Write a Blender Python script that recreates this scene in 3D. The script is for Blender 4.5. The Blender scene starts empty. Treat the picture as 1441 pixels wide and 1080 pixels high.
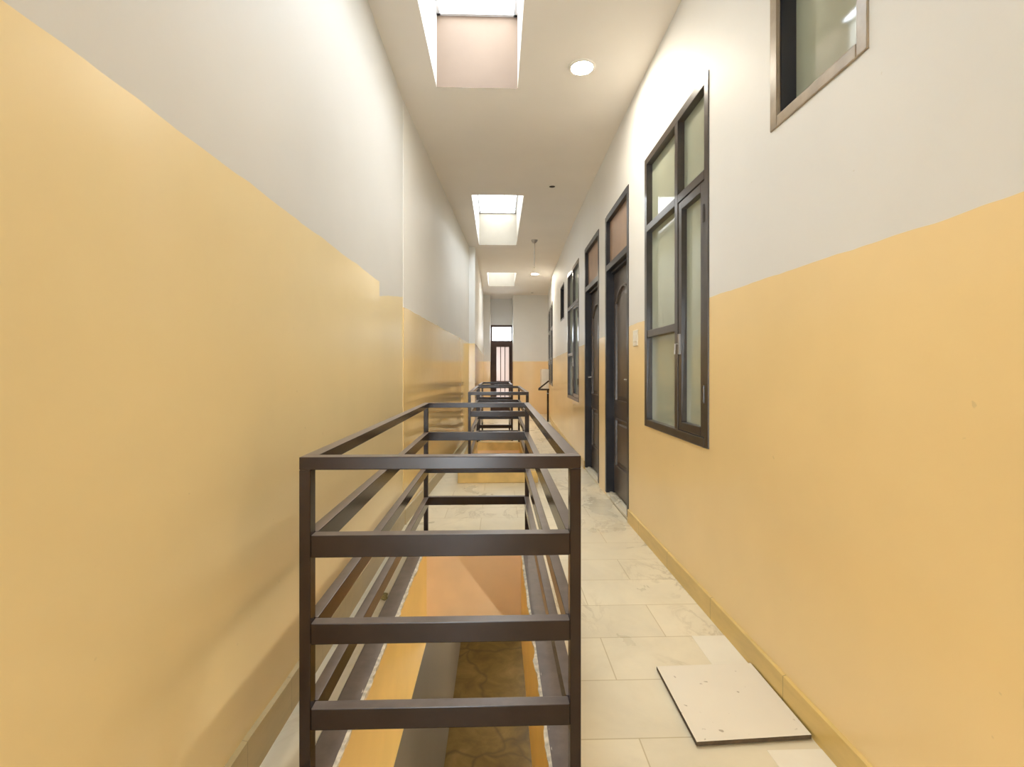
import bpy, bmesh, math, random
from mathutils import Vector, Matrix, noise

random.seed(7)
scene = bpy.context.scene
COL = scene.collection
PI = math.pi

# ------------------------------------------------------------------ materials
def new_mat(name):
    m = bpy.data.materials.new(name)
    m.use_nodes = True
    nt = m.node_tree
    nt.nodes.clear()
    out = nt.nodes.new('ShaderNodeOutputMaterial')
    b = nt.nodes.new('ShaderNodeBsdfPrincipled')
    nt.links.new(b.outputs[0], out.inputs[0])
    return m, nt, b, out

def N(nt, kind, **kw):
    n = nt.nodes.new(kind)
    for k, v in kw.items():
        if k.startswith('i_'):
            n.inputs[k[2:]].default_value = v
        else:
            setattr(n, k, v)
    return n

def ramp(nt, src, stops):
    r = nt.nodes.new('ShaderNodeValToRGB')
    cr = r.color_ramp
    while len(cr.elements) > 1:
        cr.elements.remove(cr.elements[-1])
    cr.elements[0].position = stops[0][0]; cr.elements[0].color = (*stops[0][1], 1)
    for p, c in stops[1:]:
        e = cr.elements.new(p); e.color = (*c, 1)
    nt.links.new(src, r.inputs[0])
    return r.outputs[0]

def mixc(nt, fac, a, b, blend='MIX'):
    m = nt.nodes.new('ShaderNodeMix'); m.data_type = 'RGBA'; m.blend_type = blend
    for sock, v in ((m.inputs[0], fac), (m.inputs[6], a), (m.inputs[7], b)):
        if isinstance(v, (int, float)): sock.default_value = v
        elif isinstance(v, tuple): sock.default_value = (*v, 1)
        else: nt.links.new(v, sock)
    return m.outputs[2]

def math_(nt, op, a, b=None, c=None):
    m = nt.nodes.new('ShaderNodeMath'); m.operation = op
    for i, v in enumerate((a, b, c)):
        if v is None: continue
        if isinstance(v, (int, float)): m.inputs[i].default_value = v
        else: nt.links.new(v, m.inputs[i])
    return m.outputs[0]

def position(nt):
    g = nt.nodes.new('ShaderNodeNewGeometry')
    s = nt.nodes.new('ShaderNodeSeparateXYZ')
    nt.links.new(g.outputs['Position'], s.inputs[0])
    return g.outputs['Position'], s.outputs[0], s.outputs[1], s.outputs[2]

def noise_fac(nt, vec, scale, detail=3, rough=.5, dist=0, stretch=None):
    if stretch:
        mp = nt.nodes.new('ShaderNodeMapping'); mp.inputs['Scale'].default_value = stretch
        nt.links.new(vec, mp.inputs[0]); vec = mp.outputs[0]
    n = N(nt, 'ShaderNodeTexNoise', i_Scale=scale, i_Detail=detail, i_Roughness=rough, i_Distortion=dist)
    nt.links.new(vec, n.inputs['Vector'])
    return n.outputs['Fac']

def bump(nt, b, h, strength, dist=.01):
    n = N(nt, 'ShaderNodeBump', i_Strength=strength, i_Distance=dist)
    nt.links.new(h, n.inputs['Height'])
    nt.links.new(n.outputs[0], b.inputs['Normal'])

def simple(name, col, rough=.5, metal=0, var=.08, scale=6, spec=.5, coat=0, bumps=0):
    m, nt, b, _ = new_mat(name)
    p, x, y, z = position(nt)
    f = noise_fac(nt, p, scale, 4)
    dark = tuple(c*(1-var) for c in col); light = tuple(min(1, c*(1+var)) for c in col)
    c = ramp(nt, f, [(.3, dark), (.7, light)])
    nt.links.new(c, b.inputs['Base Color'])
    b.inputs['Roughness'].default_value = rough
    b.inputs['Metallic'].default_value = metal
    b.inputs['Specular IOR Level'].default_value = spec
    b.inputs['Coat Weight'].default_value = coat
    b.inputs['Coat Roughness'].default_value = .1
    if bumps: bump(nt, b, noise_fac(nt, p, scale*8, 4), bumps, .004)
    return m

WHITE = (.76, .76, .745)
def two_tone(name, upper, lower, near_h, far_h, y_a, y_b, rough_low=.3, notch=None, gloss=.5):
    """white emulsion above, ochre oil paint below a hand-cut line whose height drifts along the wall"""
    m, nt, b, _ = new_mat(name)
    p, x, y, z = position(nt)
    t = N(nt, 'ShaderNodeMapRange')
    t.inputs['From Min'].default_value = y_a; t.inputs['From Max'].default_value = y_b
    t.inputs['To Min'].default_value = near_h; t.inputs['To Max'].default_value = far_h
    nt.links.new(y, t.inputs['Value'])
    wob = math_(nt, 'MULTIPLY', math_(nt, 'SUBTRACT', noise_fac(nt, p, 2.2, 3, .6), .5), .03)
    line = t.outputs[0]
    if notch:   # beyond this point the cut line drops and climbs again to the wall's end
        past = math_(nt, 'GREATER_THAN', y, notch)
        alt = math_(nt, 'ADD', math_(nt, 'MULTIPLY', y, .153), 1.25)
        line = math_(nt, 'ADD', math_(nt, 'MULTIPLY', past, alt), math_(nt, 'MULTIPLY', math_(nt, 'SUBTRACT', 1, past), line))
    d = math_(nt, 'SUBTRACT', math_(nt, 'ADD', z, wob), line)
    up = math_(nt, 'GREATER_THAN', d, 0)
    patch = noise_fac(nt, p, .9, 4, .55)
    fine = noise_fac(nt, p, 3.5, 3, .5, 0, (1, 1, .35))
    lo = ramp(nt, patch, [(.3, tuple(c*.93 for c in lower)), (.7, tuple(min(1, c*1.05) for c in lower))])
    lo = mixc(nt, math_(nt, 'MULTIPLY', fine, .16), lo, tuple(min(1, c*1.14+.02) for c in lower))
    hi = ramp(nt, patch, [(.3, tuple(c*.96 for c in upper)), (.7, tuple(min(1, c*1.03) for c in upper))])
    c = mixc(nt, up, lo, hi)
    # small chips and scuffs
    sp = noise_fac(nt, p, 26, 2, .5)
    chip = ramp(nt, sp, [(.0, (0, 0, 0)), (.765, (0, 0, 0)), (.79, (1, 1, 1))])
    c = mixc(nt, math_(nt, 'MULTIPLY', chip, .25), c, (.45, .36, .2))
    nt.links.new(c, b.inputs['Base Color'])
    r = math_(nt, 'ADD', math_(nt, 'MULTIPLY', up, .55-rough_low), rough_low)
    nt.links.new(r, b.inputs['Roughness'])
    b.inputs['Specular IOR Level'].default_value = .4
    # the ochre oil paint has a gloss skin, the white emulsion has none
    nt.links.new(math_(nt, 'MULTIPLY', math_(nt, 'SUBTRACT', 1, up), gloss), b.inputs['Coat Weight'])
    b.inputs['Coat Roughness'].default_value = .10
    bump(nt, b, noise_fac(nt, p, 5, 5, .55), .10, .02)
    return m

LOW = (.90, .68, .34)
LOW_L = (.84, .69, .39)  # same ochre paint; cooler light of the near left put into it
LOW_LF = (.92, .68, .31)  # same ochre paint; warm lamp light farther along put into its colour
M = {}
M['wall_l'] = two_tone('left_wall_paint', (.66, .655, .635), LOW_L, 1.826, 1.826, -4, 4, .34, 3.15, .3)
M['wall_lf'] = two_tone('left_wall_far_paint', (.76, .745, .705), LOW_LF, 1.765, 1.70, 3.9, 13, .20, None, .9)
M['wall_r'] = two_tone('right_wall_paint', WHITE, LOW, 1.62, 1.52, 3.5, 11, .33)
M['wall_f'] = two_tone('end_wall_paint', WHITE, (.88, .67, .38), 1.516, 1.516, 0, 10, .4)
M['ceil'] = simple('ceiling_paint', (.84, .80, .75), .7, var=.03, scale=1.2)
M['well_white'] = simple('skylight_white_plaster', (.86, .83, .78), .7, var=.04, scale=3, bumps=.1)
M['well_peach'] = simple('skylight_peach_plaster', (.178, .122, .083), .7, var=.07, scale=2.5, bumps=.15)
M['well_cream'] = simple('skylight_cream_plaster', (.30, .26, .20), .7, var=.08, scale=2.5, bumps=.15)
M['void_yellow'] = simple('void_yellow_paint', (.86, .62, .20), .45, var=.06, scale=3)
M['void_peach'] = simple('void_peach_paint', (.86, .64, .40), .5, var=.10, scale=2.2)
M['kerb'] = simple('kerb_yellow_paint', (.72, .52, .20), .5, var=.14, scale=7)
M['lower_wall'] = simple('lower_wall_shade', (.16, .135, .10), .5, var=.05, scale=1.5)  # white wall in shadow; the shade is put into its base colour
M['brown_matt'] = simple('brown_satin_enamel', (.085, .053, .043), .5, var=.12, scale=9, spec=.3)
def sheen_top_enamel():
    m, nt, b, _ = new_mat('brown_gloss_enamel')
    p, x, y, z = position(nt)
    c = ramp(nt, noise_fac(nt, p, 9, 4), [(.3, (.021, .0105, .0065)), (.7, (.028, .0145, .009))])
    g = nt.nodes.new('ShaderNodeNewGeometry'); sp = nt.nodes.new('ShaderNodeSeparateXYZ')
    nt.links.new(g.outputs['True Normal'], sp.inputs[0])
    up = math_(nt, 'GREATER_THAN', sp.outputs[2], .9)  # up-facing faces painted paler, in place of light reflected off the tops
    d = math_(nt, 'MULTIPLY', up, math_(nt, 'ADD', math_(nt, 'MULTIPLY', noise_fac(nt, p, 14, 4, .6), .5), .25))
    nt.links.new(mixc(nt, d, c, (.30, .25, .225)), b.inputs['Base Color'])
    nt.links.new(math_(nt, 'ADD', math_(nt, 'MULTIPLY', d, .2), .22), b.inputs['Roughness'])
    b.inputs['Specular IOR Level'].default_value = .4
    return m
M['brown'] = sheen_top_enamel()
M['frame'] = simple('dark_bronze_enamel', (.045, .036, .032), .3, var=.2, scale=14, spec=.6, coat=.3)
M['frame_light'] = simple('window_frame_sheen', (.30, .24, .17), .3, var=.2, scale=14, spec=.7, coat=.4)  # glancing reflection on the dark frame put into a paler colour
M['door'] = simple('dark_brown_door', (.075, .055, .045), .28, var=.2, scale=10, spec=.5)
M['door_frame'] = simple('near_black_door_frame', (.022, .022, .028), .35, var=.2, scale=10)
M['ply'] = simple('brown_transom_board', (.36, .24, .16), .45, var=.1, scale=4)
M['steel'] = simple('grey_steel', (.42, .40, .38), .35, .8, var=.1, scale=20)
M['grille'] = simple('galvanised_grille', (.55, .55, .57), .45, .4, var=.1, scale=20)
M['plastic'] = simple('cream_plastic', (.80, .74, .62), .35, var=.03)
M['box'] = simple('cream_box_enamel', (.76, .70, .62), .4, var=.04)
M['black'] = simple('black_hole', (.012, .010, .010), .6, var=.1)
M['ring'] = simple('white_lamp_ring', (.80, .77, .72), .4, var=.02)
M['mortar'] = simple('rough_plaster_edge', (.66, .60, .48), .9, var=.3, scale=40, bumps=.6)
M['debris'] = simple('olive_debris', (.22, .18, .07), .8, var=.4, scale=60)
M['slab'] = simple('raw_concrete', (.35, .33, .30), .85, var=.15, scale=6, bumps=.3)

def marble(name, base, tile=True, dirt=.5, vein=(.50, .42, .27), rough=.3, ox=0., oy=0.):
    m, nt, b, _ = new_mat(name)
    p, x, y, z = position(nt)
    cloud = noise_fac(nt, p, 1.7, 5, .6, .6)
    c = ramp(nt, cloud, [(.25, tuple(v*.86 for v in base)), (.5, base), (.75, tuple(min(1, v*1.09) for v in base))])
    # veins: thin ridges of a distorted noise
    vn = noise_fac(nt, p, 2.3, 6, .62, 1.6, (1.2, .7, 1))
    ridge = math_(nt, 'ABSOLUTE', math_(nt, 'SUBTRACT', vn, .5))
    vm = ramp(nt, ridge, [(0, (1, 1, 1)), (.012, (.55, .55, .55)), (.04, (0, 0, 0))])
    msk = ramp(nt, noise_fac(nt, p, 1.1, 2), [(.45, (0, 0, 0)), (.62, (1, 1, 1))])
    c = mixc(nt, math_(nt, 'MULTIPLY', math_(nt, 'MULTIPLY', vm, msk), .8), c, vein)
    gr = ramp(nt, noise_fac(nt, p, 4.2, 6, .7, .4), [(.52, (0, 0, 0)), (.75, (1, 1, 1))])
    c = mixc(nt, math_(nt, 'MULTIPLY', gr, dirt*.45), c, (base[0]*.74, base[1]*.68, base[2]*.52))
    if tile:
        cb = nt.nodes.new('ShaderNodeCombineXYZ')
        nt.links.new(math_(nt, 'ADD', x, ox), cb.inputs[0]); nt.links.new(math_(nt, 'ADD', y, oy), cb.inputs[1])
        br = N(nt, 'ShaderNodeTexBrick', i_Scale=1.0)
        br.inputs['Color1'].default_value = (1, 1, 1, 1); br.inputs['Color2'].default_value = (.90, .895, .88, 1)
        br.inputs['Mortar'].default_value = (.66, .60, .46, 1)
        br.inputs['Mortar Size'].default_value = .0028
        br.inputs['Mortar Smooth'].default_value = .3
        br.inputs['Brick Width'].default_value = .62
        br.inputs['Row Height'].default_value = .31
        br.offset = .5
        nt.links.new(cb.outputs[0], br.inputs['Vector'])
        c = mixc(nt, .85, c, br.outputs['Color'], 'MULTIPLY')
    nt.links.new(c, b.inputs['Base Color'])
    rr = math_(nt, 'ADD', math_(nt, 'MULTIPLY', cloud, .2), rough-.1)
    nt.links.new(rr, b.inputs['Roughness'])
    bump(nt, b, noise_fac(nt, p, 9, 4), .04, .01)
    return m

M['floor'] = marble('cream_marble_tiles', (.82, .74, .555), True, .5, rough=.3, ox=.45, oy=-.08)
M['ledge'] = marble('cream_marble_ledge', (.76, .70, .55), False, 1.3)
M['sill'] = marble('marble_sill', (.72, .66, .52), False, .5)
M['patch'] = simple('white_patch_tile', (.86, .81, .68), .35, var=.04, scale=5)

def loose_mat():
    m, nt, b, _ = new_mat('beige_ceramic_tile')
    p, x, y, z = position(nt)
    c = ramp(nt, noise_fac(nt, p, 3, 3), [(.3, (.80, .74, .62)), (.7, (.85, .79, .66))])
    sp = ramp(nt, noise_fac(nt, p, 34, 2, .4), [(.70, (0, 0, 0)), (.74, (1, 1, 1))])
    c = mixc(nt, math_(nt, 'MULTIPLY', sp, .7), c, (.34, .27, .17))
    nt.links.new(c, b.inputs['Base Color']); b.inputs['Roughness'].default_value = .32
    return m
M['loose'] = loose_mat()
M['edge_shade'] = simple('tile_edge_shadow', (.10, .07, .04), .8, var=.3, scale=40)  # edge shadow of the raised tile, put into its side colour

def skirting_mat(name, base, joint=.62, dirt=.5):
    m, nt, b, _ = new_mat(name)
    p, x, y, z = position(nt)
    f = noise_fac(nt, p, 3.2, 5, .65, .3, (1, .6, 3))
    c = ramp(nt, f, [(.25, tuple(v*.78 for v in base)), (.55, base), (.8, tuple(v*1.12 for v in base))])
    t = math_(nt, 'FRACT', math_(nt, 'DIVIDE', math_(nt, 'ADD', y, 10), joint))
    j = math_(nt, 'LESS_THAN', t, .008)
    c = mixc(nt, math_(nt, 'MULTIPLY', j, .6), c, tuple(v*.45 for v in base))
    nt.links.new(c, b.inputs['Base Color']); b.inputs['Roughness'].default_value = .3
    return m
M['skirt_r'] = skirting_mat('tan_skirting', (.70, .50, .17))
M['skirt_l'] = skirting_mat('olive_skirting', (.46, .36, .17), .31)

def stone_floor():
    m, nt, b, _ = new_mat('brown_lower_stone')
    p, x, y, z = position(nt)
    f = noise_fac(nt, p, 2.4, 6, .65, .5)
    c = ramp(nt, f, [(.25, (.075, .043, .010)), (.5, (.16, .10, .024)), (.75, (.25, .165, .055))])
    v = N(nt, 'ShaderNodeTexVoronoi', feature='DISTANCE_TO_EDGE', i_Scale=.8)
    mp = nt.nodes.new('ShaderNodeVectorMath'); mp.operation = 'ADD'
    nz = N(nt, 'ShaderNodeTexNoise', i_Scale=2.0); nt.links.new(p, nz.inputs['Vector'])
    sc_ = nt.nodes.new('ShaderNodeVectorMath'); sc_.operation = 'SCALE'; sc_.inputs[3].default_value = .45
    nt.links.new(nz.outputs['Color'], sc_.inputs[0])
    nt.links.new(p, mp.inputs[0]); nt.links.new(sc_.outputs[0], mp.inputs[1])
    nt.links.new(mp.outputs[0], v.inputs['Vector'])
    cr = ramp(nt, v.outputs['Distance'], [(0, (1, 1, 1)), (.03, (0, 0, 0))])
    c = mixc(nt, math_(nt, 'MULTIPLY', cr, .6), c, (.05, .03, .012))
    nt.links.new(c, b.inputs['Base Color']); b.inputs['Roughness'].default_value = .35
    return m
M['lower_floor'] = stone_floor()

def glass_frosted(name, col, rough):
    m, nt, b, _ = new_mat(name)
    p, x, y, z = position(nt)
    c = ramp(nt, noise_fac(nt, p, 1.3, 2), [(.3, tuple(v*.9 for v in col)), (.7, tuple(v*1.1 for v in col))])
    nt.links.new(c, b.inputs['Base Color'])
    b.inputs['Roughness'].default_value = rough
    b.inputs['IOR'].default_value = 1.75
    b.inputs['Specular IOR Level'].default_value = .9
    return m
M['glass'] = glass_frosted('frosted_green_glass', (.40, .43, .34), .045)

def thin_glass():
    m, nt, b, out = new_mat('clear_door_glass')
    nt.nodes.remove(b)
    t = N(nt, 'ShaderNodeBsdfTransparent'); g = N(nt, 'ShaderNodeBsdfGlossy', i_Roughness=.02)
    f = N(nt, 'ShaderNodeFresnel', i_IOR=1.45)
    mx = nt.nodes.new('ShaderNodeMixShader')
    nt.links.new(f.outputs[0], mx.inputs[0]); nt.links.new(t.outputs[0], mx.inputs[1]); nt.links.new(g.outputs[0], mx.inputs[2])
    nt.links.new(mx.outputs[0], out.inputs[0])
    return m
M['clear'] = thin_glass()

def milk_glass():
    m, nt, b, out = new_mat('milky_pink_door_glass')
    nt.nodes.remove(b)
    t = N(nt, 'ShaderNodeBsdfTranslucent'); t.inputs[0].default_value = (.42, .36, .33, 1)
    g = N(nt, 'ShaderNodeBsdfGlossy', i_Roughness=.1)
    d = N(nt, 'ShaderNodeBsdfDiffuse'); d.inputs[0].default_value = (.55, .48, .46, 1)
    a = nt.nodes.new('ShaderNodeMixShader'); a.inputs[0].default_value = .3
    nt.links.new(t.outputs[0], a.inputs[1]); nt.links.new(d.outputs[0], a.inputs[2])
    mx = nt.nodes.new('ShaderNodeMixShader'); mx.inputs[0].default_value = .05
    nt.links.new(a.outputs[0], mx.inputs[1]); nt.links.new(g.outputs[0], mx.inputs[2])
    nt.links.new(mx.outputs[0], out.inputs[0])
    return m
M['milk'] = milk_glass()

def emitter(name, col, s):
    m, nt, b, out = new_mat(name)
    b.inputs['Base Color'].default_value = (.9, .9, .88, 1)
    b.inputs['Emission Color'].default_value = (*col, 1)
    b.inputs['Emission Strength'].default_value = s
    return m
LAMP = 180.0
SKYS = 6.5
M['lamp'] = emitter('warm_white_diffuser', (1, .90, .74), LAMP)

M['tube'] = emitter('fill_tube_glow', (1, .93, .80), 110.0)

# ------------------------------------------------------------------ mesh helpers
class MB:
    def __init__(self):
        self.bm = bmesh.new(); self.mats = []
    def mi(self, m):
        if m not in self.mats: self.mats.append(m)
        return self.mats.index(m)
    def quad(self, pts, mat=None):
        f = self.bm.faces.new([self.bm.verts.new(p) for p in pts])
        if mat is not None: f.material_index = self.mi(mat)
        return f
    def box(self, a, b, mat=None, xf=None):
        (x0, y0, z0), (x1, y1, z1) = a, b
        v = [Vector((x, y, z)) for z in (z0, z1) for y in (y0, y1) for x in (x0, x1)]
        if xf: v = [xf @ p for p in v]
        v = [self.bm.verts.new(p) for p in v]
        for q in ((0, 2, 3, 1), (4, 5, 7, 6), (0, 1, 5, 4), (2, 6, 7, 3), (0, 4, 6, 2), (1, 3, 7, 5)):
            f = self.bm.faces.new([v[i] for i in q])
            if mat is not None: f.material_index = self.mi(mat)
        return self
    def bar(self, p0, p1, w, h):
        """square section bar from p0 to p1: w sideways, h upwards"""
        p0, p1 = Vector(p0), Vector(p1); d = (p1-p0); L = d.length; d.normalize()
        up = Vector((0, 0, 1)) if abs(d.z) < .95 else Vector((0, 1, 0))
        s = d.cross(up).normalized(); u = s.cross(d)
        mt = Matrix((s, d, u)).transposed().to_4x4(); mt.translation = p0
        return self.box((-w/2, 0, -h/2), (w/2, L, h/2), None, mt)
    def tube(self, pts, r, seg=10, cap=True):
        pts = [Vector(p) for p in pts]; rings = []
        for i, p in enumerate(pts):
            d = (pts[min(i+1, len(pts)-1)]-pts[max(i-1, 0)]).normalized()
            up = Vector((0, 0, 1)) if abs(d.z) < .9 else Vector((1, 0, 0))
            s = d.cross(up).normalized(); u = s.cross(d)
            rr = r[i] if isinstance(r, (list, tuple)) else r
            rings.append([self.bm.verts.new(p+(s*math.cos(t)+u*math.sin(t))*rr) for t in [2*PI*k/seg for k in range(seg)]])
        for a, b in zip(rings, rings[1:]):
            for k in range(seg):
                self.bm.faces.new((a[k], a[(k+1) % seg], b[(k+1) % seg], b[k]))
        if cap:
            self.bm.faces.new(rings[0][::-1]); self.bm.faces.new(rings[-1])
        return self
    def lathe(self, prof, seg=32, c=(0, 0, 0)):
        rings = []
        for r, z in prof:
            if r < 1e-6: rings.append([self.bm.verts.new((c[0], c[1], c[2]+z))])
            else: rings.append([self.bm.verts.new((c[0]+r*math.cos(2*PI*k/seg), c[1]+r*math.sin(2*PI*k/seg), c[2]+z)) for k in range(seg)])
        for a, b in zip(rings, rings[1:]):
            for k in range(seg):
                k2 = (k+1) % seg
                if len(a) == 1 and len(b) == 1: continue
                if len(a) == 1: self.bm.faces.new((a[0], b[k], b[k2]))
                elif len(b) == 1: self.bm.faces.new((a[k], a[k2], b[0]))
                else: self.bm.faces.new((a[k], a[k2], b[k2], b[k]))
        return self
    def build(self, name, mat=None, parent=None, bevel=0, smooth=False):
        bmesh.ops.remove_doubles(self.bm, verts=self.bm.verts, dist=1e-5)
        bmesh.ops.recalc_face_normals(self.bm, faces=self.bm.faces)
        me = bpy.data.meshes.new(name); self.bm.to_mesh(me); self.bm.free()
        if mat is not None: me.materials.append(M[mat])
        else:
            for k in self.mats: me.materials.append(M[k])
        if smooth:
            for p in me.polygons: p.use_smooth = True
        o = bpy.data.objects.new(name, me); COL.objects.link(o)
        if parent: o.parent = parent
        if bevel:
            md = o.modifiers.new('bevel', 'BEVEL'); md.width = bevel; md.segments = 2; md.limit_method = 'ANGLE'
        return o

def tag(o, label=None, cat=None, group=None, kind=None):
    if label: o['label'] = label
    if cat: o['category'] = cat
    if group: o['group'] = group
    if kind: o['kind'] = kind
    return o

def empty(name, loc=(0, 0, 0), rz=0):
    o = bpy.data.objects.new(name, None); COL.objects.link(o)
    o.location = loc; o.rotation_euler = (0, 0, rz); o.empty_display_size = .1
    return o

def children(o): return [c for c in bpy.data.objects if c.parent == o]
def copy_tree(o, parent=None):
    kids = children(o)
    c = o.copy(); COL.objects.link(c)
    if parent: c.parent = parent
    for k in kids: copy_tree(k, c)
    return c

# ------------------------------------------------------------------ plan of the corridor
ZC = 3.43           # ceiling
ZR = 4.02           # roof deck (top of the skylight wells)
ZS = -.73           # underside of the floor slab and its edge beams
ZL = -3.6           # floor of the storey below
RW = [(1.08, -2.6), (1.08, 4.2), (1.12, 7.2), (1.235, 10.9), (1.45, 14.0)]
LN = [(-.765, -2.6), (-.765, 3.93)]
LF = [(-.760, 3.93), (-.505, 8.5)]
def xat(poly, y):
    for a, b in zip(poly, poly[1:]):
        if y <= b[1] + 1e-9:
            t = (y-a[1])/(b[1]-a[1]); return a[0]+t*(b[0]-a[0])
    return poly[-1][0]

def wall_with_holes(name, poly, zs, holes, out, mat, reveal, depth):
    """vertical wall along a plan line (x from y), a real slab `depth` thick on the side `out` (+1/-1), holes = (y0,y1,z0,z1)"""
    mb = MB()
    ys = sorted(set([p[1] for p in poly]+[h[0] for h in holes]+[h[1] for h in holes]))
    zz = sorted(set(list(zs)+[h[2] for h in holes]+[h[3] for h in holes]))
    P = lambda y, z, k: (xat(poly, y)+out*depth*k, y, z)
    def hole(y0, y1, z0, z1):
        ym, zm = (y0+y1)/2, (z0+z1)/2
        return any(h[0] < ym < h[1] and h[2] < zm < h[3] for h in holes)
    for y0, y1 in zip(ys, ys[1:]):
        for z0, z1 in zip(zz, zz[1:]):
            if hole(y0, y1, z0, z1): continue
            for k in (0, 1): mb.quad([P(y0, z0, k), P(y1, z0, k), P(y1, z1, k), P(y0, z1, k)], mat)
    def rim(pa, pb, m): mb.quad([P(*pa, 0), P(*pb, 0), P(*pb, 1), P(*pa, 1)], m)
    for h in holes:
        yy = [y for y in ys if h[0] <= y <= h[1]]
        for y0, y1 in zip(yy, yy[1:]):
            rim((y0, h[2]), (y1, h[2]), reveal); rim((y0, h[3]), (y1, h[3]), reveal)
        rim((h[0], h[2]), (h[0], h[3]), reveal); rim((h[1], h[2]), (h[1], h[3]), reveal)
    for y0, y1 in zip(ys, ys[1:]):
        rim((y0, zz[0]), (y1, zz[0]), mat); rim((y0, zz[-1]), (y1, zz[-1]), mat)
    for y in (ys[0], ys[-1]): rim((y, zz[0]), (y, zz[-1]), mat)
    o = mb.build(name)
    return o

def slab_with_holes(name, x0, x1, y0, y1, zt, zb, holes, top, bottom):
    """horizontal slab; holes = (x0,x1,y0,y1,{side: material}) get full depth reveals"""
    mb = MB()
    xs = sorted(set([x0, x1]+[h[0] for h in holes]+[h[1] for h in holes]))
    ys = sorted(set([y0, y1]+[h[2] for h in holes]+[h[3] for h in holes]))
    for a, b in zip(xs, xs[1:]):
        for c, d in zip(ys, ys[1:]):
            xm, ym = (a+b)/2, (c+d)/2
            if any(h[0] < xm < h[1] and h[2] < ym < h[3] for h in holes): continue
            mb.quad([(a, c, zt), (b, c, zt), (b, d, zt), (a, d, zt)], top)
            mb.quad([(a, c, zb), (b, c, zb), (b, d, zb), (a, d, zb)], bottom)
    def side(p, q, m): mb.quad([(*p, zt), (*q, zt), (*q, zb), (*p, zb)], m)
    for h in holes:
        a, b, c, d, mm = h
        side((a, c), (a, d), mm['l']); side((b, c), (b, d), mm['r'])
        side((a, c), (b, c), mm['n']); side((a, d), (b, d), mm['f'])
    side((x0, y0), (x1, y0), bottom); side((x0, y1), (x1, y1), bottom)
    side((x0, y0), (x0, y1), bottom); side((x1, y0), (x1, y1), bottom)
    return mb.build(name)

# ------------------------------------------------------------------ shell
VOID = [(-.52, .172, 1.38, 3.55), (-.31, .335, 5.49, 7.58), (-.30, .245, 8.42, 10.15)]
vm = dict(l='void_yellow', r='void_yellow', n='void_yellow', f='void_peach')
fl = slab_with_holes('floor', -1.05, 1.75, -2.6, 15.0, 0, ZS, [(*v, vm) for v in VOID], 'floor', 'lower_wall')
tag(fl, kind='structure')

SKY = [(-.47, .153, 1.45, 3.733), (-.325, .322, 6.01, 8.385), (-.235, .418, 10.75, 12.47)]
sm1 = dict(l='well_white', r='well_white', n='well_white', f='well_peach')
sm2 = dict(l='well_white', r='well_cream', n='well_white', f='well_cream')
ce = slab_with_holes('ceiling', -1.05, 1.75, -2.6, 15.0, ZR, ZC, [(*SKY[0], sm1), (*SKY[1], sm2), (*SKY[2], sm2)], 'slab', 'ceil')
tag(ce, kind='structure')

# openings of the right wall: (y0, y1, z0, z1)
W0 = (1.376, 1.881, 2.19, 2.80)
W1 = (2.441, 3.513, .848, 2.79)
D1 = (3.955, 4.863, 0, 2.79)
D2 = (5.193, 6.114, 0, 2.785)
W3 = (6.60, 7.85, .815, 2.80)
SL = (8.40, 9.02, 2.165, 2.80)
W4 = (10.80, 11.75, .90, 2.82)
W5 = (12.05, 13.20, .90, 2.84)
wr = wall_with_holes('wall_right', RW, (0, ZC), [W0, W1, D1, D2, W3, SL, W4, W5], 1, 'wall_r', 'wall_r', .22)
tag(wr, kind='structure')
wl = wall_with_holes('wall_left', LN, (0, ZC), [], -1, 'wall_l', 'wall_l', .2)
tag(wl, kind='structure')
wlf = wall_with_holes('wall_left_far', LF, (0, ZC), [], -1, 'wall_lf', 'wall_lf', .22)
tag(wlf, kind='structure')
mb = MB(); mb.box((-.72, 8.5, 0), (-.40, 13.9, ZC), 'wall_lf')
tag(mb.build('wall_left_end'), kind='structure')
# end of the corridor: wall on both sides of a recessed door bay
mb = MB()
mb.box((-.72, 13.9, 0), (-.215, 15.0, ZC), 'wall_f')
mb.box((.44, 13.9, 0), (1.7, 15.0, ZC), 'wall_f')
mb.box((-.215, 14.70, 2.64), (.44, 15.0, ZC), 'wall_f')
tag(mb.build('wall_far'), kind='structure')
mb = MB()   # end wall behind the camera with an opening added for fill daylight
mb.box((-1.0, -2.6, 0), (-.70, -2.4, ZC), 'wall_r'); mb.box((-.08, -2.6, 0), (1.3, -2.4, ZC), 'wall_r'); mb.box((-.70, -2.6, 2.4), (-.08, -2.4, ZC), 'wall_r')
tag(mb.build('wall_near'), kind='structure')
# closed rooms behind the doors and windows keep the openings dark from any side
mb = MB(); mb.box((1.72, -2.6, 0), (1.75, 15, ZC), 'slab')
tag(mb.build('wall_outer'), kind='structure')

# storey below, seen through the floor voids
mb = MB(); mb.box((-.9, -3, ZL-.1), (1.4, 15, ZL), 'lower_floor')
tag(mb.build('floor_lower'), kind='structure')
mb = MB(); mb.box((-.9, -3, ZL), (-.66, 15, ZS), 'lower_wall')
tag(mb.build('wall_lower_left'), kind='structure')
mb = MB(); mb.box((1.15, -3, ZL), (1.4, 15, ZS), 'void_yellow')
tag(mb.build('wall_lower_right'), kind='structure')
mb = MB(); mb.box((-.66, 14.8, ZL), (1.15, 15, ZS), 'void_yellow')
tag(mb.build('wall_lower_far'), kind='structure')
mb = MB(); mb.box((-.66, -3, ZL), (1.15, -2.8, ZS), 'void_yellow')
tag(mb.build('wall_lower_near'), kind='structure')

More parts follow.
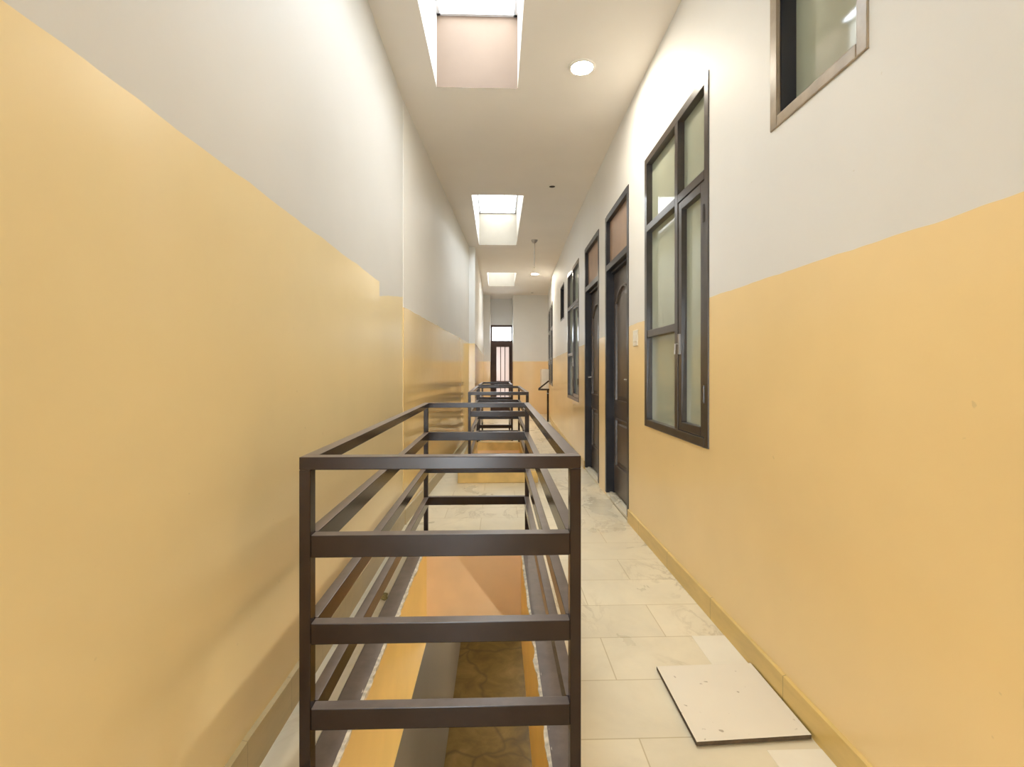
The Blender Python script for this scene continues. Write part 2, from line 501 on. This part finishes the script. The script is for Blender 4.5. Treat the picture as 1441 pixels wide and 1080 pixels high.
# kerb around the second void
mb = MB()
a, b, c, d = VOID[1]; A, B, C, D = -.445, .45, 5.38, 7.72
for q in ((A, C, B, c), (A, d, B, D), (A, c, a, d), (b, c, B, d)):
    mb.box((q[0], q[1], 0), (q[2], q[3], .13))
tag(mb.build('trim_1', 'kerb', bevel=.008), kind='structure')

# skirtings
def skirting(name, poly, spans, side, h, t, mat, rough=0):
    mb = MB()
    for y0, y1 in spans:
        n = max(1, int((y1-y0)/.12)) if rough else max(1, int((y1-y0)/.62))
        for k in range(n):
            ya, yb = y0+(y1-y0)*k/n, y0+(y1-y0)*(k+1)/n
            xa, xb = xat(poly, ya), xat(poly, yb)
            ha = h+rough*noise.noise((ya*3.1, 2, 0)); hb = h+rough*noise.noise((yb*3.1, 2, 0))
            pa, pb = xa+side*t, xb+side*t
            mb.quad([(pa, ya, 0), (pb, yb, 0), (pb, yb, hb), (pa, ya, ha)])
            mb.quad([(pa, ya, ha), (pb, yb, hb), (xb, yb, hb+.004), (xa, ya, ha+.004)])
        for yy in (y0, y1):
            hh = h+rough*noise.noise((yy*3.1, 2, 0)); x = xat(poly, yy)
            mb.quad([(x, yy, 0), (x+side*t, yy, 0), (x+side*t, yy, hh), (x, yy, hh)])
    o = mb.build(name, mat); tag(o, kind='structure'); return o
skirting('baseboard_right', RW, [(-2.4, 3.955), (6.114, 13.9)], -1, .105, .012, 'skirt_r', .002)
skirting('baseboard_left', LN, [(-2.4, 3.93)], 1, .135, .016, 'skirt_l', .010)
skirting('baseboard_left_far', LF, [(3.93, 8.49)], 1, .12, .014, 'skirt_l', .006)

# plaster joint down the left wall
mb = MB(); mb.box((-.768, 3.922, 0), (-.7605, 3.932, ZC))
tag(mb.build('trim_2', 'wall_lf'), kind='structure')

# crumbling plaster lip along both long edges of the near void
for side, X, nm in ((-1, VOID[0][0], 'trim_3'), (1, VOID[0][1], 'trim_4')):
    mb = MB(); rows = []
    n = 150
    for k in range(n+1):
        y = 1.385+(3.545-1.385)*k/n
        w = .013+.012*noise.noise((y*9, side, 0))+.008*noise.noise((y*31, side, 3))
        z = .001+.003*noise.noise((y*23, 5, side))
        dd = .02+.012*noise.noise((y*14, 1, side))
        rows.append([Vector((X+side*.006, y, z+.004)), Vector((X-side*max(.004, w), y, z)), Vector((X-side*max(.003, w*.7), y, -dd)), Vector((X, y, -dd-.012))])
    for r0, r1 in zip(rows, rows[1:]):
        for i in range(3): mb.quad([r0[i], r1[i], r1[i+1], r0[i+1]])
    tag(mb.build(nm, 'mortar'), kind='structure')

# patched floor pieces beside the right skirting
mb = MB(); mb.quad([(.912, 2.25, .0015), (1.068, 2.25, .0015), (1.068, 1.98, .0015), (.910, 1.98, .0015)])
mb.quad([(.912, 2.25, .0015), (1.068, 2.25, .0015), (1.068, 2.25, 0), (.912, 2.25, 0)])
mb.quad([(.912, 2.25, .0015), (.910, 1.98, .0015), (.910, 1.98, 0), (.912, 2.25, 0)])
tag(mb.build('trim_5', 'patch'), kind='structure')
mb = MB(); mb.quad([(.885, 1.565, .0015), (1.068, 1.565, .0015), (1.068, 1.25, .0015), (.890, 1.25, .0015)])
mb.quad([(.885, 1.565, .0015), (1.068, 1.565, .0015), (1.068, 1.565, 0), (.885, 1.565, 0)])
mb.quad([(.885, 1.565, .0015), (.890, 1.25, .0015), (.890, 1.25, 0), (.885, 1.565, 0)])
tag(mb.build('trim_6', 'patch'), kind='structure')
# marble strip between the left skirting and the void
mb = MB(); mb.box((-.749, -1.0, 0), (-.607, 3.93, .004))
tag(mb.build('trim_7', 'ledge'), kind='structure')

# ------------------------------------------------------------------ windows and doors of the right wall
def wall_frame(y0, y1):
    """empty at the foot of an opening; local x runs along the wall away from the camera, local y into the corridor"""
    x0, x1 = xat(RW, y0), xat(RW, y1)
    return (x0, y0, 0), math.atan2(y1-y0, x1-x0), math.hypot(x1-x0, y1-y0)

def ring(mb, x0, x1, z0, z1, w, ya, yb):
    mb.box((x0, ya, z0), (x0+w, yb, z1)); mb.box((x1-w, ya, z0), (x1, yb, z1))
    mb.box((x0+w, ya, z0), (x1-w, yb, z0+w)); mb.box((x0+w, ya, z1-w), (x1-w, yb, z1))

def pane(root, x0, x1, z0, z1, y, mat='glass'):
    mb = MB(); mb.box((x0, y-.006, z0), (x1, y, z1)); return mb.build('pane', mat, root)

def window_two_column(name, op, split, tz, mz, label):
    loc, rz, L = wall_frame(op[0], op[1]); z0, z1 = op[2], op[3]
    r = empty(name, loc, rz); tag(r, label, 'window', kind='structure')
    F = .05; ya, yb = -.07, .006
    mb = MB(); ring(mb, 0, L, z0, z1, F, ya, yb); mb.build('window_frame', 'frame', r, .003)
    mb = MB(); mb.box((split-F/2, ya, z0+F), (split+F/2, yb, z1-F)); mb.build('mullion', 'frame', r, .003)
    mb = MB(); mb.box((split+F/2, ya, tz-F/2), (L-F, yb, tz+F/2)); mb.build('transom_bar', 'frame', r, .003)
    mb = MB(); mb.box((F, ya, tz-F/2), (split-F/2, yb, tz+F/2)); mb.build('transom_bar', 'frame', r, .003)
    mb = MB(); mb.box((split+F/2, ya, mz-F/2), (L-F, yb-.004, mz+F/2)); mb.build('middle_bar', 'frame', r, .003)
    yg = -.036
    pane(r, split+F/2, L-F, tz+F/2, z1-F, yg); pane(r, F, split-F/2, tz+F/2, z1-F, yg)
    pane(r, split+F/2, L-F, mz+F/2, tz-F/2, yg); pane(r, split+F/2, L-F, z0+F, mz-F/2, yg)
    # casement sash in the near column
    mb = MB(); s0, s1, q0, q1 = F+.004, split-F/2-.004, z0+F+.004, tz-F/2-.004
    ring(mb, s0, s1, q0, q1, .048, -.05, .002); s = mb.build('sash', 'frame', r, .003)
    pane(s, s0+.048, s1-.048, q0+.048, q1-.048, -.03)
    mb = MB(); mb.box((s1-.034, .002, z0+.50), (s1-.014, .012, z0+.62)); mb.tube([(s1-.024, .012, z0+.56), (s1-.024, .03, z0+.56), (s1-.024, .034, z0+.50)], .006, 8)
    mb.build('latch_handle', 'steel', s, smooth=False)
    for zz in (q0+.18, q1-.22):
        mb = MB(); mb.tube([(s0-.003, .006, zz), (s0-.003, .006, zz+.09)], .007, 8); mb.build('hinge', 'frame', r)
    return r

window_two_column('window_1', W1, .445, 2.276, 1.515, 'tall dark framed window with frosted panes, nearest the camera on the right wall')
window_two_column('window_3', W3, .62, 2.235, 1.50, 'tall dark framed window just past the two brown doors')
window_two_column('window_4', W4, .45, 2.25, 1.55, 'narrow looking dark window at the far end of the right wall')
window_two_column('window_5', W5, .55, 2.25, 1.55, 'last dark window on the right wall before the end wall')

def vent_window(name, op, mat, label, fw=.045, depth=-.075, pm='glass'):
    loc, rz, L = wall_frame(op[0], op[1]); z0, z1 = op[2], op[3]
    r = empty(name, loc, rz); tag(r, label, 'window', kind='structure')
    mb = MB(); ring(mb, 0, L, z0, z1, fw, -.012, .006); mb.build('window_frame', mat, r, .004)
    mb = MB(); ring(mb, fw-.004, L-fw+.004, z0+fw-.004, z1-fw+.004, .008, depth, -.012); mb.build('inner_frame', 'door_frame', r)
    pane(r, fw, L-fw, z0+fw, z1-fw, depth+.004, pm)
    return r
vent_window('window_2', W0, 'frame_light', 'small high ventilator window cut by the top edge, bronze frame')
vent_window('window_6', SL, 'frame', 'small dark slot window high on the right wall past the doors', .03, -.12, 'black')

def door(name, op, tz, label, handle_far):
    loc, rz, L = wall_frame(op[0], op[1]); z1 = op[3]
    r = empty(name, loc, rz); tag(r, label, 'door', kind='structure')
    F = .055; ya, yb = -.12, .004
    mb = MB()
    mb.box((0, ya, .03), (F, yb, z1)); mb.box((L-F, ya, .03), (L, yb, z1)); mb.box((F, ya, z1-F), (L-F, yb, z1))
    mb.build('door_frame', 'door_frame', r, .003)
    mb = MB(); mb.box((F, ya, tz-.03), (L-F, yb, tz+.03)); mb.box((F, ya+.012, tz-.055), (L-F, yb-.045, tz-.03))
    mb.build('transom_bar', 'door_frame', r, .003)
    mb = MB(); mb.box((F, -.045, tz+.03), (L-F, -.035, z1-F)); mb.build('transom_panel', 'ply', r)
    mb = MB(); mb.box((0, -.215, .0), (L, -.001, .03)); mb.box((0, -.06, .03), (L, -.03, .04)); mb.build('sill', 'sill', r, .004)
    # leaf with a scalloped upper panel and a plain lower panel
    x0, x1, q0, q1 = F+.003, L-F-.003, .045, tz-.058
    mb = MB(); mb.box((x0, -.112, q0), (x1, -.075, q1)); leaf = mb.build('door_leaf', 'door', r, .002)
    yf = -.075
    def arch(xa, xb, zb, zs, rise):
        pts = [(xa, zb), (xb, zb), (xb, zs)]
        n = 18
        for k in range(1, n):
            t = k/n; x = xb+(xa-xb)*t
            u = abs(2*t-1)
            pts.append((x, zs+rise*(1-u**2) if u < .72 else zs+rise*(1-.72**2)*(1-(u-.72)/.28)**1.6))
        pts.append((xa, zs)); return pts
    def panel(pts, nm):
        mb = MB(); n = len(pts)
        cx = sum(p[0] for p in pts)/n; cz = sum(p[1] for p in pts)/n
        def off(d):
            res = []
            for i in range(n):
                a, b, c = Vector(pts[i-1]), Vector(pts[i]), Vector(pts[(i+1) % n])
                e1, e2 = (b-a), (c-b)
                n1 = Vector((-e1.y, e1.x)); n2 = Vector((-e2.y, e2.x))
                nn = (n1.normalized()+n2.normalized())
                nn = nn.normalized() if nn.length > 1e-6 else n1.normalized()
                res.append(b+nn*d)
            return res
        prof = [(0, 0), (.006, .018), (.022, .018), (.030, -.006), (.046, -.006), (.085, .010)]
        loops = []
        for d, h in prof:
            loops.append([mb.bm.verts.new((p.x, yf+h, p.y)) for p in off(d)])
        for A_, B_ in zip(loops, loops[1:]):
            for k in range(n): mb.bm.faces.new((A_[k], A_[(k+1) % n], B_[(k+1) % n], B_[k]))
        mb.bm.faces.new(loops[-1])
        mb.build(nm, 'door', leaf)
    m_ = .115
    panel(arch(x0+m_, x1-m_, .95, q1-.30, .14), 'door_panel')
    panel([(x0+m_, .32), (x1-m_, .32), (x1-m_, .79), (x0+m_, .79)], 'door_panel')
    hx = x1-.055 if handle_far else x0+.055
    mb = MB(); mb.box((hx-.02, yf, 1.05), (hx+.02, yf+.008, 1.24))
    mb.tube([(hx, yf+.008, 1.17), (hx, yf+.05, 1.17), (hx+(-.10 if handle_far else .10), yf+.055, 1.17)], .009, 10)
    mb.build('door_handle', 'steel', leaf, .002)
    return r
door('door_1', D1, 2.27, 'nearer of the two dark brown panelled doors with a brown transom board', False)
door('door_2', D2, 2.265, 'farther of the two dark brown panelled doors with a brown transom board', True)

# glazed end door in its bay
r = empty('door_3', (-.215, 14.70, 0), 0); tag(r, 'dark framed glazed door under a bright transom at the corridor end', 'door', kind='structure')
L = .655
mb = MB(); mb.box((0, 0, 0), (.05, .08, 2.64)); mb.box((L-.035, 0, 0), (L, .08, 2.64)); mb.box((.05, 0, 2.575), (L-.035, .08, 2.64)); mb.box((.05, 0, 2.09), (L-.035, .08, 2.165))
mb.build('door_frame', 'brown_matt', r, .004)
mb = MB(); mb.box((.05, .04, 2.165), (L-.035, .046, 2.575)); mb.build('transom_pane', 'clear', r)
mb = MB(); x0, x1 = .048, L-.033
mb.box((x0, .01, .0), (x0+.125, .05, 2.10)); mb.box((x1-.06, .01, .0), (x1, .05, 2.10))
for za, zb in ((1.975, 2.10), (.80, .935), (.0, .22)): mb.box((x0+.125, .01, za), (x1-.06, .05, zb))
leaf = mb.build('door_leaf', 'brown_matt', r, .003)
for za, zb in ((.935, 1.975), (.22, .80)):
    mb = MB(); mb.box((x0+.125, .034, za), (x1-.06, .040, zb)); mb.build('pane', 'milk', leaf)
    mb = MB()
    for t in (.33, .67):
        x = x0+.125+(x1-.06-x0-.125)*t; mb.box((x-.011, .012, za), (x+.011, .030, zb))
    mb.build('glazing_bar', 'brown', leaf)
mb = MB(); mb.box((x1-.05, .0, .84), (x1-.02, .01, .96)); mb.tube([(x1-.035, 0, .90), (x1-.035, -.05, .90), (x1-.13, -.055, .90)], .01, 10)
mb.build('door_handle', 'steel', leaf)

# ------------------------------------------------------------------ railings
def railing(name, x0, x1, y0, y1, zb, label, strips=None, bars=((.731, .793), (.490, .548), (.252, .312)), top=1.011, pw=.031, pd=.04, th=.036):
    r = empty(name, ((x0+x1)/2, (y0+y1)/2, zb)); tag(r, label, 'railing', 'guard railings around the floor voids')
    ox, oy, oz = r.location
    def part(nm, a, b, bev=.0025):
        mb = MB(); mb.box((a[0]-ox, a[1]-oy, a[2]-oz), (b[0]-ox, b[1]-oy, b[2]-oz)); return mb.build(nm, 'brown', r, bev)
    for px in (x0, x1-pw):
        for py in (y0, y1-pd):
            part('post', (px, py, zb+(.006 if strips else 0)), (px+pw, py+pd, top-th))
    part('top_rail', (x0, y0, top-th), (x1, y0+pd, top)); part('top_rail', (x0, y1-pd, top-th), (x1, y1, top))
    part('top_rail', (x0, y0+pd, top-th), (x0+pd, y1-pd, top)); part('top_rail', (x1-pd, y0+pd, top-th), (x1, y1-pd, top))
    g = .002
    for za, zc in bars:
        part('cross_bar', (x0+pw, y0+g, za), (x1-pw, y0+pd-g, zc)); part('cross_bar', (x0+pw, y1-pd+g, za), (x1-pw, y1-g, zc))
        part('cross_bar', (x0+g, y0+pd, za), (x0+pd-g, y1-pd, zc)); part('cross_bar', (x1-pd+g, y0+pd, za), (x1-g, y1-pd, zc))
    if strips:
        a, b, c, d = strips; w = .085
        part('base_strip', (a-w, c-w, 0), (b+w, c, .006), .001); part('base_strip', (a-w, d, 0), (b+w, d+w, .006), .001)
        part('base_strip', (a-w, c, 0), (a, d, .006), .001); part('base_strip', (b, c, 0), (b+w, d, .006), .001)
    return r
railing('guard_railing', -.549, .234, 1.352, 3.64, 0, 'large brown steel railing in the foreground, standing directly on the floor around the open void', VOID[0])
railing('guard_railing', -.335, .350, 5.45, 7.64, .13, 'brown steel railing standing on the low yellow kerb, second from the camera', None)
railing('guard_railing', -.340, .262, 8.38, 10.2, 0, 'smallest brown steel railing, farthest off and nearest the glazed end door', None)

# ------------------------------------------------------------------ skylight grilles
def grille(sk, label, bars=()):
    a, b, c, d = sk; z = ZR-.03; oy_ = (c+d)/2
    r = empty('skylight_grille', ((a+b)/2, (c+d)/2, z)); tag(r, label, 'grille', 'steel grilles over the skylight wells')
    w, l = (b-a)/2-.004, (d-c)/2-.004
    mb = MB(); ring_pts = ((-w, -l, -w+.025, l), (w-.025, -l, w, l), (-w, -l, w, -l+.025), (-w, l-.025, w, l))
    for p in ring_pts: mb.box((p[0], p[1], -.012), (p[2], p[3], .012))
    mb.build('frame', 'grille', r)
    mb = MB()
    n = int(2*l/.14)
    for k in range(1, n):
        y = -l+2*l*k/n; mb.box((-w+.02, y-.003, -.003), (w-.02, y+.003, .003))
    for t in (-.33, .33): mb.box((w*2*t/2-.004, -l, .003), (w*2*t/2+.004, l, .009))
    for yy in bars: mb.box((-w+.01, yy-oy_-.014, -.012), (w-.01, yy-oy_+.014, .012))
    mb.build('bars', 'grille', r)
    return r
grille(SKY[0], 'steel grille over the nearest skylight well, at the top edge of the photo')
grille(SKY[1], 'steel grille over the middle skylight well', (7.86, 8.12))
grille(SKY[2], 'steel grille over the farthest skylight well, near the end door')

# ------------------------------------------------------------------ lamps and fittings
def lamp(loc, label, first=[None]):
    if first[0] is None:
        r = empty('ceiling_lamp', loc)
        mb = MB(); mb.lathe([(.078, 0), (.078, -.010), (.092, -.010), (.098, -.004), (.098, 0)], 40); mb.build('rim', 'ring', r, smooth=False)
        mb = MB(); mb.lathe([(0, -.008), (.05, -.008), (.078, -.006), (.078, 0)], 40); mb.build('diffuser', 'lamp', r)
        first[0] = r
    else:
        r = copy_tree(first[0]); r.location = loc
    return tag(r, label, 'ceiling lamp', 'lit round ceiling lamps')
lamp((.604, 3.452, ZC), 'lit round recessed lamp in the ceiling beside the nearest skylight')
lamp((.83, 10.85, ZC), 'lit round recessed lamp far down the ceiling, beyond the hanging rod')

def fill_tube(loc, label):  # added unseen source, brightens the voids and the floor below
    r = empty('added_fill_tube', loc); tag(r, label, 'tube light', 'added fill tubes of the storey below')
    mb = MB(); mb.box((.012, -.6, -.03), (.045, .6, .03)); mb.build('housing', 'ring', r, .003)
    mb = MB(); mb.tube([(0, -.58, 0), (0, .58, 0)], .014, 12); mb.build('tube', 'tube', r)
for yy, tx in ((2.6, 'beside the near void'), (6.6, 'beside the kerbed void'), (9.6, 'beside the far void')):
    fill_tube((1.10, yy, -1.95), 'added unseen fill tube on the right wall of the storey below, '+tx)

def spot(loc, label, first=[None]):
    if first[0] is None:
        r = empty('ceiling_spotlight', loc)
        mb = MB(); mb.lathe([(.036, 0), (.036, -.008), (.050, -.008), (.055, 0)], 28); mb.build('rim', 'ring', r)
        mb = MB(); mb.lathe([(0, -.002), (.02, -.003), (.036, -.005), (.036, 0)], 28); mb.build('reflector', 'black', r)
        first[0] = r
    else:
        r = copy_tree(first[0]); r.location = loc
    return tag(r, label, 'spotlight', 'unlit ceiling spotlights')
spot((.641, 5.69, ZC), 'unlit dark round spotlight in the ceiling, nearer, right of the middle skylight')
spot((.961, 13.46, ZC), 'tiny unlit spotlight in the ceiling close to the end wall')

r = empty('hanging_rod', (.61, 8.05, ZC)); tag(r, 'thin rod hanging from a small canopy on the ceiling, without lamp or fan', 'hanging rod')
mb = MB(); mb.lathe([(0, 0), (.055, 0), (.05, -.018), (.03, -.045), (.012, -.055), (0, -.055)], 24); mb.build('canopy', 'steel', r, smooth=False)
mb = MB(); mb.tube([(0, 0, -.05), (0, 0, -.44)], .006, 8); mb.build('rod', 'steel', r)
mb = MB(); mb.tube([(0, 0, -.44), (0, 0, -.452), (0, 0, -.47)], [.010, .014, .006], 10); mb.build('end_cap', 'plastic', r)

r = empty('light_switch', (1.08, 3.742, 1.505), PI/2); tag(r, 'small cream switch plate between the near tall window and the first door', 'switch')
mb = MB(); mb.box((-.062, 0, -.062), (.062, .010, .062)); mb.build('plate', 'plastic', r, .004)
for dx in (-.025, .025):
    mb = MB(); mb.box((dx-.018, .010, -.03), (dx+.018, .014, .03)); mb.build('rocker', 'plastic', r, .002)

mb = MB(); 
r_ = [(.661, 1.995), (1.064, 2.005), (1.060, 1.604), (.659, 1.584)]
bot = [(*p, .005) for p in r_]; topq = [(*p, .019) for p in r_]
mb.quad(bot, 'edge_shade'); mb.quad(topq, 'loose')
for k in range(4): mb.quad([bot[k], bot[(k+1) % 4], topq[(k+1) % 4], topq[k]], 'edge_shade')
o = mb.build('loose_tile'); tag(o, 'loose square beige ceramic tile lying on the marble floor against the right skirting', 'tile')

# debris lump on the left ledge
mb = MB()
bmesh.ops.create_icosphere(mb.bm, subdivisions=3, radius=.021)
for v in mb.bm.verts:
    v.co *= 1+.5*noise.noise(v.co*60); v.co.z *= .6; v.co.y *= 1.5
o = mb.build('debris_lump', 'debris'); o.location = (-.622, 2.665, .014); tag(o, 'small olive lump of debris on the marble ledge left of the near void', 'debris')

# far handrail and wall box by the right wall
r = empty('handrail', (1.225, 11.8, 0)); tag(r, 'short dark handrail post with a triangular top arm, far along the right wall', 'handrail')
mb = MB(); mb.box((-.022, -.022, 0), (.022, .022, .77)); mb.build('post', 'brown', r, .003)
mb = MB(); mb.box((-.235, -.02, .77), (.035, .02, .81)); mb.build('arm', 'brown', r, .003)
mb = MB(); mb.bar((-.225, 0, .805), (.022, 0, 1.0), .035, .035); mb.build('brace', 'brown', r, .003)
mb = MB(); mb.box((-.03, -.026, .69), (.03, .026, .705)); mb.build('clip', 'steel', r, .002)
r = empty('wall_cabinet', (1.155, 12.6, .78), 0); tag(r, 'pale cream box cabinet on the right wall behind the short dark handrail', 'cabinet')
mb = MB(); mb.box((-.02, -.25, 0), (.155, .2, .51)); mb.build('body', 'box', r, .006)
mb = MB(); mb.box((-.032, -.235, .02), (-.02, .185, .49)); mb.build('door', 'box', r, .004)

# ------------------------------------------------------------------ light
w = bpy.data.worlds.new('sky'); scene.world = w; w.use_nodes = True
nt = w.node_tree; nt.nodes.clear()
out = nt.nodes.new('ShaderNodeOutputWorld'); bg = nt.nodes.new('ShaderNodeBackground')
bg.inputs[0].default_value = (.85, .93, 1.0, 1); bg.inputs[1].default_value = SKYS
nt.links.new(bg.outputs[0], out.inputs[0])
for i, (a, b, c, d) in enumerate(SKY):
    L = bpy.data.lights.new('skylight_portal', 'AREA'); L.shape = 'RECTANGLE'; L.size = b-a; L.size_y = d-c
    L.cycles.is_portal = True
    o = bpy.data.objects.new('skylight_portal', L); COL.objects.link(o); o.location = ((a+b)/2, (c+d)/2, ZR+.01)
L = bpy.data.lights.new('door_portal', 'AREA'); L.shape = 'RECTANGLE'; L.size = .66; L.size_y = 2.6; L.cycles.is_portal = True
o = bpy.data.objects.new('door_portal', L); COL.objects.link(o); o.location = (.11, 15.0, 1.3); o.rotation_euler = (-PI/2, 0, 0)
L = bpy.data.lights.new('fill_opening_portal', 'AREA'); L.shape = 'RECTANGLE'; L.size = .62; L.size_y = 2.4; L.cycles.is_portal = True
o = bpy.data.objects.new('fill_opening_portal', L); COL.objects.link(o); o.location = (-.39, -2.61, 1.2); o.rotation_euler = (PI/2, 0, 0)

# ------------------------------------------------------------------ camera and view
cam = bpy.data.cameras.new('camera'); co = bpy.data.objects.new('camera', cam); COL.objects.link(co)
cam.sensor_width = 36; cam.lens = 36*680.5/1441; cam.shift_y = -18/1441; cam.clip_start = .02
co.location = (0, 0, 1.25); co.rotation_euler = (PI/2, 0, -math.radians(1.684))
scene.camera = co
vs = scene.view_settings
vs.view_transform = 'Standard'; vs.look = 'None'; vs.gamma = 1; vs.use_curve_mapping = False
vs.exposure = 1.13
scene.cycles.use_denoising = True
scene.cycles.max_bounces = 14; scene.cycles.diffuse_bounces = 10; scene.cycles.glossy_bounces = 6
scene.cycles.sample_clamp_indirect = 8
